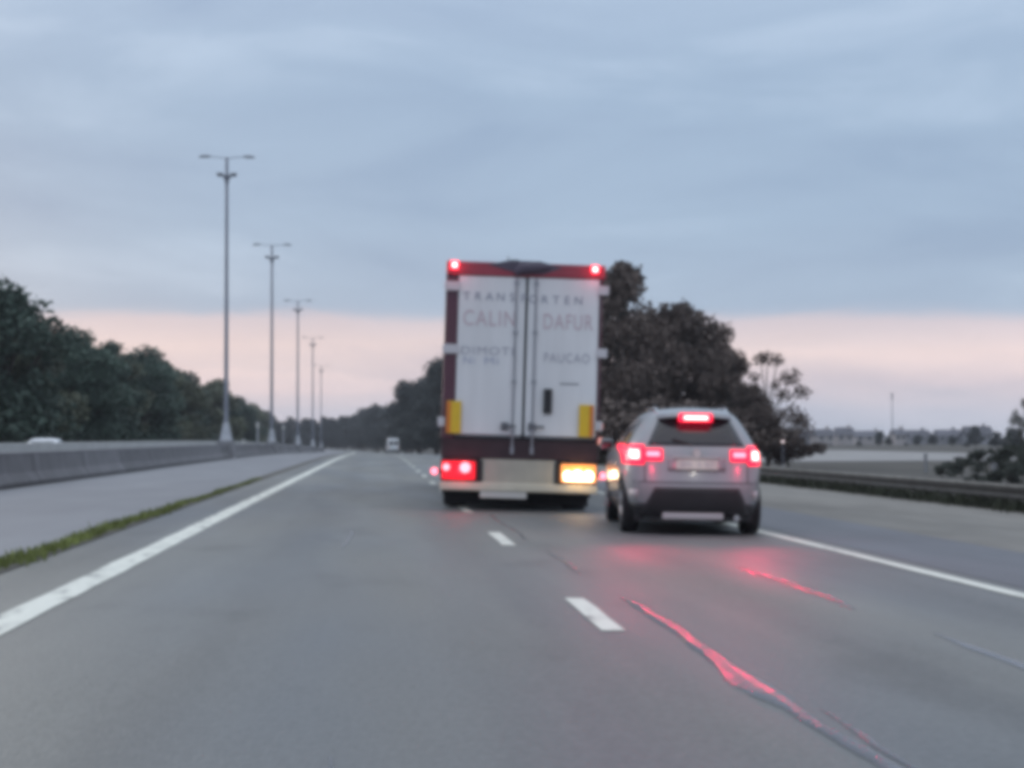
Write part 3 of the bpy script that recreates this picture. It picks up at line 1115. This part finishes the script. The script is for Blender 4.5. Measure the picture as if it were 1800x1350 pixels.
# rear beam, lamps, bumper
MB().box(-W2 + .01, W2 - .01, .02, .22, .84, 1.155, .015).build('rear_beam', 'chassis_red', truck)
MB().box(-.62, .60, .01, .05, .42, .838, .012).build('rear_panel', 'panel_tan', truck)
MB().box(-W2, W2, -.06, .06, .325, .455, .02).build('underrun_bar', 'bumper_cream', truck)
lp = MB().box(-.62, .13, -.045, -.03, .215, .322, .006).build('licence_plate', 'plate_white', truck)
for sx in (-.55, .06):
    MB().box(sx - .02, sx + .02, -.028, .05, .2, .323).build('plate_bracket', 'chassis_red', lp)
for s in (-1, 1):
    x0, x1 = (-W2 + .01, -.67) if s < 0 else (.66, W2 - .01)
    hs = MB().box(x0, x1, .0, .16, .46, .835, .02).build('tail_lamp', 'trim_black', truck)
    if s < 0:
        MB().box(x0 + .02, x1 - .04, -.018, -.001, .50, .79, .008).build('lens', 'red_lens', hs)
        for cx_, rr in ((x0 + .09, .055), (x1 - .20, .085)):
            MB().tube([(cx_, -.019, .69), (cx_, -.034, .69)], [rr, rr * .9], 16).build('bulb', 'red_core', hs)
        lamp_light('tail_light', truck, (-.95, -.15, .65), 3, (1, .04, .08))
    else:
        MB().box(x0 + .02, x1 - .02, -.018, -.001, .50, .79, .008).build('lens', 'amber_lens', hs)
        for cx_, rr in ((x0 + .13, .075), (x0 + .29, .09), (x1 - .14, .085)):
            MB().tube([(cx_, -.019, .61), (cx_, -.034, .61)], [rr, rr * .9], 16).build('bulb', 'amber_core', hs)
        MB().box(x0 + .07, x1 - .07, -.026, -.0185, .525, .64, .004).build('reflector_strip', 'amber_core', hs)
        lamp_light('indicator_light', truck, (.97, -.2, .62), 4, (1, .6, .25))
    MB().box((x1 + .005) if s < 0 else (x0 - .085), (x1 + .085) if s < 0 else (x0 - .005), -.01, .05, .47, .82, .01).build('lamp_guard', 'trim_black', truck)
    # outline lamp on a rubber arm
    ol = MB().tube([(s * (W2 - .02), .05, .62), (s * (W2 + .09), .02, .62)], [.03, .03], 8).build('outline_arm', 'black_rubber', truck)
    MB().tube([(s * (W2 + .09), -.03, .62), (s * (W2 + .09), .07, .62)], [.055, .055], 12).build('outline_lamp', 'marker_core', ol)
    # top marker lamps
    mk = MB().box(s * 1.14 - .07, s * 1.14 + .07, -.062, -.031, 3.89, 4.03, .012).build('top_marker', 'brake_lens', truck)
    MB().box(s * 1.14 - .04, s * 1.14 + .04, -.07, -.0625, 3.92, 4.0, .003).build('bulb', 'brake_core', mk)
    lamp_light('marker_light', truck, (s * 1.14, -.16, 3.95), 1.6, (1, .06, .12), .03)
    if s > 0:
        for zz in (1.42, 1.18, .60):
            mk2 = MB().box(W2 + .005, W2 + .07, .1, .2, zz - .05, zz + .05, .01).build('side_marker', 'side_marker', truck)
    fl = MB().box(s * 1.0 - .25, s * 1.0 + .25, 1.05, 1.075, .22, .86).build('mudflap', 'black_rubber', truck)
MB().box(-1.22, 1.22, 1.10, 1.13, .07, .86).build('shade_skirt', 'black_rubber', truck)  # black sheet added to block light and darken the space beneath the trailer
# running gear
for yy in (1.75, 3.06, 4.37):
    for s in (-1, 1):
        wheel(truck, s * 1.02, yy, .50, .40, s, r_in=.56)
    MB().tube([(-.82, yy, .5), (.82, yy, .5)], .08, 8).build('axle', 'chassis_red', truck)
for s in (-1, 1):
    MB().box(s * .45 - .06, s * .45 + .06, .23, LT - .3, .80, 1.095).build('chassis_beam', 'chassis_red', truck)
    MB().box(s * 1.2 - .02, s * 1.2 + .02, 5.2, 8.6, .5, 1.0).build('side_guard', 'galvanised', truck)
# tractor
cabm = MB().box(-1.24, 1.24, LT + .75, LT + 2.9, 1.0, 3.55, .12)
cab = cabm.build('cab', 'trailer_red', truck)
MB().box(-1.1, 1.1, LT + 2.88, LT + 2.915, 1.95, 2.85, .01).build('windscreen', 'glass_dark', cab)
for s in (-1, 1):
    MB().box(s * 1.243 - .006, s * 1.243 + .006, LT + 1.7, LT + 2.6, 2.0, 2.75).build('side_window', 'glass_dark', cab)
    MB().box(s * 1.42 - .09, s * 1.42 + .09, LT + 2.5, LT + 2.6, 2.05, 2.75, .03).build('mirror', 'trim_black', cab)
    MB().tube([(s * 1.2, LT + 2.6, 2.8), (s * 1.42, LT + 2.57, 2.72)], .02, 6).build('mirror_arm', 'trim_black', cab)
MB().box(-1.2, 1.2, LT + 2.5, LT + 3.0, .45, .98, .06).build('bumper', 'trailer_red', truck)
for yy in (LT - .9, LT + 2.2):
    for s in (-1, 1):
        wheel(truck, s * 1.03, yy, .50, .36, s, r_in=.56)
MB().box(-.42, .42, LT - 1.6, LT + 2.6, .72, .99).build('tractor_chassis', 'chassis_red', truck)


# ------------------------------------------------------------------ cars: a body as stacked outlines
class Car:
    def __init__(self, levels, n=7.0):
        self.L = np.array(levels)
        self.n = n

    def par(self, z):
        L = self.L
        i = int(np.clip(np.searchsorted(L[:, 0], z) - 1, 0, len(L) - 2))
        t = (z - L[i, 0]) / (L[i + 1, 0] - L[i, 0])
        p0, p1, p2, p3 = L[max(i - 1, 0)], L[i], L[i + 1], L[min(i + 2, len(L) - 1)]
        h = p2[0] - p1[0]
        m1_ = (p2 - p0) / max(p2[0] - p0[0], 1e-6) * h
        m2_ = (p3 - p1) / max(p3[0] - p1[0], 1e-6) * h
        t2, t3 = t * t, t * t * t
        q = (2 * t3 - 3 * t2 + 1) * p1 + (t3 - 2 * t2 + t) * m1_ + (-2 * t3 + 3 * t2) * p2 + (t3 - t2) * m2_
        return q[1], q[2], q[3]          # half width, rear y, front y

    def ring(self, z, N):
        W, a, b = self.par(z)
        yc, Lh = (a + b) / 2, (b - a) / 2
        out_ = []
        for k in range(N):
            t = 2 * math.pi * k / N
            s, c = math.sin(t), math.cos(t)
            out_.append((W * math.copysign(abs(s) ** (2 / self.n), s), yc - Lh * math.copysign(abs(c) ** (2 / self.n), c), z))
        return out_

    def body(self, name, m, parent, cuts=()):
        N = 128
        z0, z1 = self.L[0, 0], self.L[-1, 0]
        zs = list(np.linspace(z0, z1, 46))
        mbx = MB()
        V = [p for z in zs for p in self.ring(z, N)]
        Fs = [(i * N + k, i * N + (k + 1) % N, (i + 1) * N + (k + 1) % N, (i + 1) * N + k) for i in range(len(zs) - 1) for k in range(N)]
        top = len(zs) - 1
        Fs += [tuple(range(N)), tuple(top * N + k for k in reversed(range(N)))]
        mbx.add(V, Fs, True)
        o = mbx.build(name, m, None)
        if cuts:
            cm = MB()
            for (x0, x1, y_, z_, r_) in cuts:
                cm.tube([(x0, y_, z_), (x1, y_, z_)], r_, 32, True, False)
            c = cm.build('cutter', None)
            md = o.modifiers.new('cut', 'BOOLEAN')
            md.operation = 'DIFFERENCE'
            md.solver = 'EXACT'
            md.object = c
            bpy.context.view_layer.update()
            dg = bpy.context.evaluated_depsgraph_get()
            me = bpy.data.meshes.new_from_object(o.evaluated_get(dg))
            o.modifiers.clear()
            o.data = me
            bpy.data.objects.remove(c)
            if not len(me.materials):
                me.materials.append(MATS[m])
        o.parent = parent
        return o

    def rear(self, x, z, off):
        W, a, b = self.par(z)
        yc, Lh = (a + b) / 2, (b - a) / 2
        q = max(0.0, 1 - abs(x / W) ** self.n)
        y = yc - Lh * q ** (1 / self.n)
        # push out along an approximate normal
        gx = abs(x / W) ** (self.n - 1) / W * math.copysign(1, x)
        gy = -((yc - y) / Lh) ** (self.n - 1) / Lh if yc > y else 0
        l = math.hypot(gx, gy) or 1
        return (x + gx / l * off, y + gy / l * off, z)

    def front(self, x, z, off):
        W, a, b = self.par(z)
        yc, Lh = (a + b) / 2, (b - a) / 2
        q = max(0.0, 1 - abs(x / W) ** self.n)
        return (x, yc + Lh * q ** (1 / self.n) + off, z)

    def side(self, y, z, s, off):
        W, a, b = self.par(z)
        yc, Lh = (a + b) / 2, (b - a) / 2
        q = max(0.0, 1 - abs((y - yc) / Lh) ** self.n)
        return (s * (W * q ** (1 / self.n) + off), y, z)

    def panel(self, name, m, parent, fn, us, zs, off, thick=.02):
        """a curved panel on the body: fn(u, z, off); closed all round"""
        mb_ = MB()
        nu, nv = len(us[0]) if isinstance(us[0], (list, tuple, np.ndarray)) else len(us), len(zs)
        rows_o = [[fn(u, z, off) for u in (us[j] if isinstance(us[0], (list, tuple, np.ndarray)) else us)] for j, z in enumerate(zs)]
        rows_i = [[fn(u, z, off - thick) for u in (us[j] if isinstance(us[0], (list, tuple, np.ndarray)) else us)] for j, z in enumerate(zs)]
        V = [p for r_ in rows_o for p in r_] + [p for r_ in rows_i for p in r_]
        n0 = nu * nv
        Fs = []
        for j in range(nv - 1):
            for i in range(nu - 1):
                q = (j * nu + i, j * nu + i + 1, (j + 1) * nu + i + 1, (j + 1) * nu + i)
                Fs.append(q)
                Fs.append(tuple(n0 + a for a in reversed(q)))
        for j in range(nv - 1):
            for i in (0, nu - 1):
                Fs.append((j * nu + i, (j + 1) * nu + i, n0 + (j + 1) * nu + i, n0 + j * nu + i))
        for i in range(nu - 1):
            for j in (0, nv - 1):
                Fs.append((j * nu + i, j * nu + i + 1, n0 + j * nu + i + 1, n0 + j * nu + i))
        mb_.add(V, Fs, True)
        return mb_.build(name, m, parent)


def trap(zs, zlo, zhi, wlo, whi, n=17, c=0.0):
    return [list(np.linspace(c - (wlo + (whi - wlo) * (z - zlo) / (zhi - zlo)), c + (wlo + (whi - wlo) * (z - zlo) / (zhi - zlo)), n)) for z in zs]


CX, CY = 3.93, 18.85
car = empty('silver_car', (CX, CY, zat(CX, CY)))
car.rotation_euler = (0, R(1.15), R(-4.6))
tag(car, 'silver compact sport utility car braking beside the right edge line', 'car')
cb = Car([(.20, .76, .16, 4.08), (.30, .83, .06, 4.18), (.45, .875, .015, 4.24), (.62, .895, .0, 4.26), (.80, .905, .03, 4.22),
          (.94, .895, .055, 4.12), (1.02, .875, .075, 3.85), (1.09, .84, .10, 3.30), (1.25, .75, .19, 2.85), (1.40, .655, .30, 2.50),
          (1.50, .575, .40, 2.22), (1.56, .48, .52, 2.0), (1.59, .34, .75, 1.7)], 5.6)
WB = (.80, 3.38)
cuts = [(s * .55, s * 1.1, yy, .36, .385) for yy in WB for s in (-1, 1)]
cb.body('body', 'car_silver', car, cuts)
zs = np.linspace(1.12, 1.475, 9)
cb.panel('rear_window', 'glass_dark', car, cb.rear, trap(zs, 1.12, 1.475, .61, .44), zs, .006)
zs = np.linspace(1.11, 1.46, 7)
for s in (-1, 1):
    for (a0, a1, b0, b1) in ((.62, 1.42, .78, 1.42), (1.50, 2.85, 1.50, 2.28)):
        us = [list(np.linspace(a0 + (b0 - a0) * (z - 1.11) / .35, a1 + (b1 - a1) * (z - 1.11) / .35, 9)) for z in zs]
        cb.panel('side_window', 'glass_dark', car, lambda u, z, o, s=s: cb.side(u, z, s, o), us, zs, .006)
zs = np.linspace(1.12, 1.47, 7)
cb.panel('windscreen', 'glass_dark', car, cb.front, trap(zs, 1.12, 1.47, .66, .46), zs, .006)
# spoiler over the window, with the high brake lamp
sp = MB()
for sgn in (0,):
    pr = [(.20, 1.495), (.24, 1.545), (.62, 1.603), (.62, 1.555), (.36, 1.49)]
    V = []
    xs_ = np.linspace(-.47, .47, 11)
    for x in xs_:
        e = 1 - (abs(x) / .47) ** 4 * .35
        for (yy, zz) in pr:
            V.append((x, .62 - (.62 - yy) * e, zz - .035 * (abs(x) / .47) ** 2))
    K = len(pr)
    Fs = [(i * K + j, i * K + (j + 1) % K, (i + 1) * K + (j + 1) % K, (i + 1) * K + j) for i in range(10) for j in range(K)]
    Fs += [tuple(range(K)), tuple(reversed(range(10 * K, 11 * K)))]
    sp.add(V, Fs)
spo = sp.build('spoiler', 'car_silver', car)
hb = MB().box(-.21, .21, .175, .30, 1.42, 1.53, .02).build('high_brake_lamp', 'brake_lens', car)
MB().box(-.15, .15, .160, .176, 1.450, 1.496, .007).build('bulb_strip', 'brake_core', hb)
lamp_spot('brake_beam', car, (0, .10, 1.47), 14, (1, .02, .06), .04)
# tail lamps: one half on the wing, one on the tailgate
for s in (-1, 1):
    zs = np.linspace(.88, 1.13, 6)
    us = [list(np.linspace(s * (.645 + .0 * z), s * (.875 - .09 * max(0, z - 1.0) * 2), 7)) for z in zs]
    tl = cb.panel('tail_lamp', 'brake_lens', car, cb.rear, us, zs, .014)
    zc = np.linspace(.95, 1.06, 5)
    cb.panel('bulb', 'brake_core', tl, cb.rear, [list(np.linspace(s * .70, s * .79, 5)) for z in zc], zc, .024, .012)
    ti = cb.panel('tailgate_lamp', 'brake_lens', car, cb.rear, [list(np.linspace(s * .42, s * .635, 6)) for z in zs[1:5]], zs[1:5], .014)
    zc = np.linspace(.985, 1.04, 3)
    cb.panel('bulb', 'marker_core', ti, cb.rear, [list(np.linspace(s * .46, s * .61, 5)) for z in zc], zc, .022, .01)
    lamp_light('brake_light', car, (s * .78, -.42, 1.0), 4.5, (1, .03, .10), .05)
    lamp_spot('brake_beam', car, (s * .74, -.10, 1.0), 80, (1, .015, .10), .06)
    # wing-side lamp
    zz_ = np.linspace(.93, 1.06, 4)
    cb.panel('wing_lamp', 'brake_lens', car, lambda u, z, o, s=s: cb.side(u, z, s, o), [list(np.linspace(.30, .52, 5)) for z in zz_], zz_, .008)
    # roof rail, mirror, bumper reflector
    MB().tube([(s * .44, .66, 1.55), (s * .45, .76, 1.60), (s * .45, 1.8, 1.60), (s * .45, 1.95, 1.55)], .018, 8).build('roof_rail', 'chrome', car)
    mi = MB().box(s * .95 - .09, s * .95 + .09, 2.62, 2.78, 1.05, 1.19, .03).build('mirror', 'car_silver', car)
    MB().box(s * .95 - .07, s * .95 + .07, 2.608, 2.62, 1.07, 1.17).build('mirror_glass', 'glass_dark', mi)
    zz_ = np.linspace(.44, .56, 3)
    cb.panel('bumper_reflector', 'red_lens' if False else 'skid_grey', car, cb.rear, [list(np.linspace(s * .72, s * .80, 4)) for z in zz_], zz_, .016)
    for yy in (1.25, 2.2):
        MB().box(s * .905 - .02, s * .905 + .02, yy, yy + .2, .86, .89, .008).build('door_handle', 'chrome', car)
    # dark sill cladding between the wheels
    zz_ = np.linspace(.22, .38, 4)
    cb.panel('sill', 'trim_black', car, lambda u, z, o, s=s: cb.side(u, z, s, o), [list(np.linspace(1.22, 2.96, 7)) for z in zz_], zz_, .012)
zs = np.linspace(.22, .60, 8)
cb.panel('lower_bumper', 'trim_black', car, cb.rear, trap(zs, .22, .60, .70, .52, 21), zs, .016)
zs = np.linspace(.22, .40, 4)
cb.panel('bumper_skirt', 'trim_black', car, cb.rear, trap(zs, .22, .40, .74, .82, 25), zs, .010)
zz_ = np.linspace(.655, .668, 2)
cb.panel('bumper_seam', 'trim_black', car, cb.rear, [list(np.linspace(-.84, .84, 25)) for z in zz_], zz_, .003)
for s in (-1, 1):
    zz_ = np.linspace(.67, 1.10, 9)
    cb.panel('tailgate_seam', 'trim_black', car, cb.rear, [[s * .636, s * .647] for z in zz_], zz_, .003)
MB().box(-.42, .34, .03, .12, .20, .285, .02).build('skid_plate', 'skid_grey', car)
MB().tube([(.50, -.0, .23), (.50, .4, .24)], [.04, .04], 14).build('exhaust_pipe', 'chrome', car)
zs = np.linspace(.80, .99, 4)
cb.panel('plate_recess', 'car_silver', car, cb.rear, [list(np.linspace(-.36, .36, 5)) for z in zs], zs, .008)
pl = MB().box(-.26, .26, -.012, .045, .825, .945, .006).build('licence_plate', 'plate_white', car)
for cx_, wch in ((-.14, '8M'), (.02, '4'), (.15, '07')):
    o = lettering(wch, cx_, .885, .10, 'ink_pale', pl)
    o.location.y = -.0135
lamp_light('plate_light', car, (0, -.30, .90), .5, (1, .92, .8), .03)
MB().box(-.30, .30, .0, .05, .96, .985, .006).build('tailgate_trim', 'skid_grey', car)
MB().tube([(0, .02, 1.035), (0, .055, 1.035)], [.05, .05], 16).build('emblem', 'skid_grey', car)
MB().tube([(-.05, .10, 1.135), (-.30, .135, 1.20)], .012, 6).build('wiper', 'trim_black', car)
MB().box(-.74, .74, .3, 3.9, .17, .30).build('underbody', 'trim_black', car)
for yy in WB:
    for s in (-1, 1):
        wheel(car, s * .775, yy, .335, .22, s)

# ------------------------------------------------------------------ the far van and the car over the barrier
P = at(692, 790, 252)
van = empty('white_van', (P.x, 252, ground_z(P.x, 252)))
van.rotation_euler = (0, 0, R(3))
tag(van, 'small white van far ahead at the foot of the hazy trees', 'van')
vb = Car([(.30, .90, .05, 5.0), (.6, .95, 0, 5.15), (1.1, .97, 0, 5.1), (1.35, .96, .01, 4.4), (1.9, .92, .03, 3.9), (2.3, .86, .06, 3.6), (2.42, .7, .2, 3.4)], 9)
vb.body('body', 'car_white', van)
zs = np.linspace(1.35, 1.95, 3)
for s in (-1, 1):
    vb.panel('rear_window', 'glass_dark', van, vb.rear, [list(np.linspace(s * .08, s * .70, 4)) for z in zs], zs, .01)
    zz_ = np.linspace(.8, 1.2, 3)
    vb.panel('tail_lamp', 'red_lens' if False else 'reflector_orange', van, vb.rear, [list(np.linspace(s * .80, s * .90, 3)) for z in zz_], zz_, .012)
    for yy in (1.0, 4.1):
        wheel(van, s * .83, yy, .34, .22, s)
MB().box(-.85, .85, -.06, .1, .36, .56, .03).build('bumper', 'trim_black', van)

P = at(91, 775, 74)
oc = empty('white_car', (P.x, 74, ground_z(P.x, 74)), R(180 + 2))
tag(oc, 'pale car on the opposite carriageway, only its roof over the barrier', 'car')
ob = Car([(.20, .74, .12, 4.1), (.32, .82, .04, 4.2), (.55, .86, .0, 4.25), (.80, .86, .03, 4.2), (.94, .84, .08, 3.7), (1.02, .80, .35, 3.2),
          (1.2, .72, .6, 2.75), (1.38, .64, .9, 2.35), (1.46, .52, 1.15, 2.1), (1.49, .35, 1.35, 1.9)])
ob.body('body', 'car_white', oc, [(s * .55, s * 1.1, yy, .34, .36) for yy in (.8, 3.3) for s in (-1, 1)])
zs = np.linspace(1.06, 1.36, 6)
ob.panel('windscreen', 'glass_dark', oc, ob.front, trap(zs, 1.06, 1.36, .64, .52), zs, .006)
ob.panel('rear_window', 'glass_dark', oc, ob.rear, trap(zs, 1.06, 1.36, .62, .50), zs, .006)
for s in (-1, 1):
    for (a0, a1) in ((1.0, 1.75), (1.83, 2.5)):
        ob.panel('side_window', 'glass_dark', oc, lambda u, z, o, s=s: ob.side(u, z, s, o), [list(np.linspace(a0, a1, 5)) for z in zs], zs, .006)
    zz_ = np.linspace(.62, .74, 3)
    ob.panel('headlight', 'plate_white', oc, ob.front, [list(np.linspace(s * .5, s * .75, 4)) for z in zz_], zz_, .01)
    for yy in (.8, 3.3):
        wheel(oc, s * .74, yy, .31, .20, s)

# ------------------------------------------------------------------ thin dusk haze
hz = MB().box(-640, 940, -40, 1760, -14, 48).build('haze', None)
hm_ = bpy.data.materials.new('haze')
hm_.use_nodes = True
ht = hm_.node_tree
for n_ in list(ht.nodes):
    ht.nodes.remove(n_)
ho = node(ht, 'ShaderNodeOutputMaterial')
hv = node(ht, 'ShaderNodeVolumePrincipled')
hv.inputs['Color'].default_value = (.86, .88, .94, 1)
hv.inputs['Density'].default_value = .00026
ht.links.new(hv.outputs[0], ho.inputs['Volume'])
hz.data.materials.append(hm_)
tag(hz, 'thin even dusk haze over the whole road', 'haze', kind='stuff')
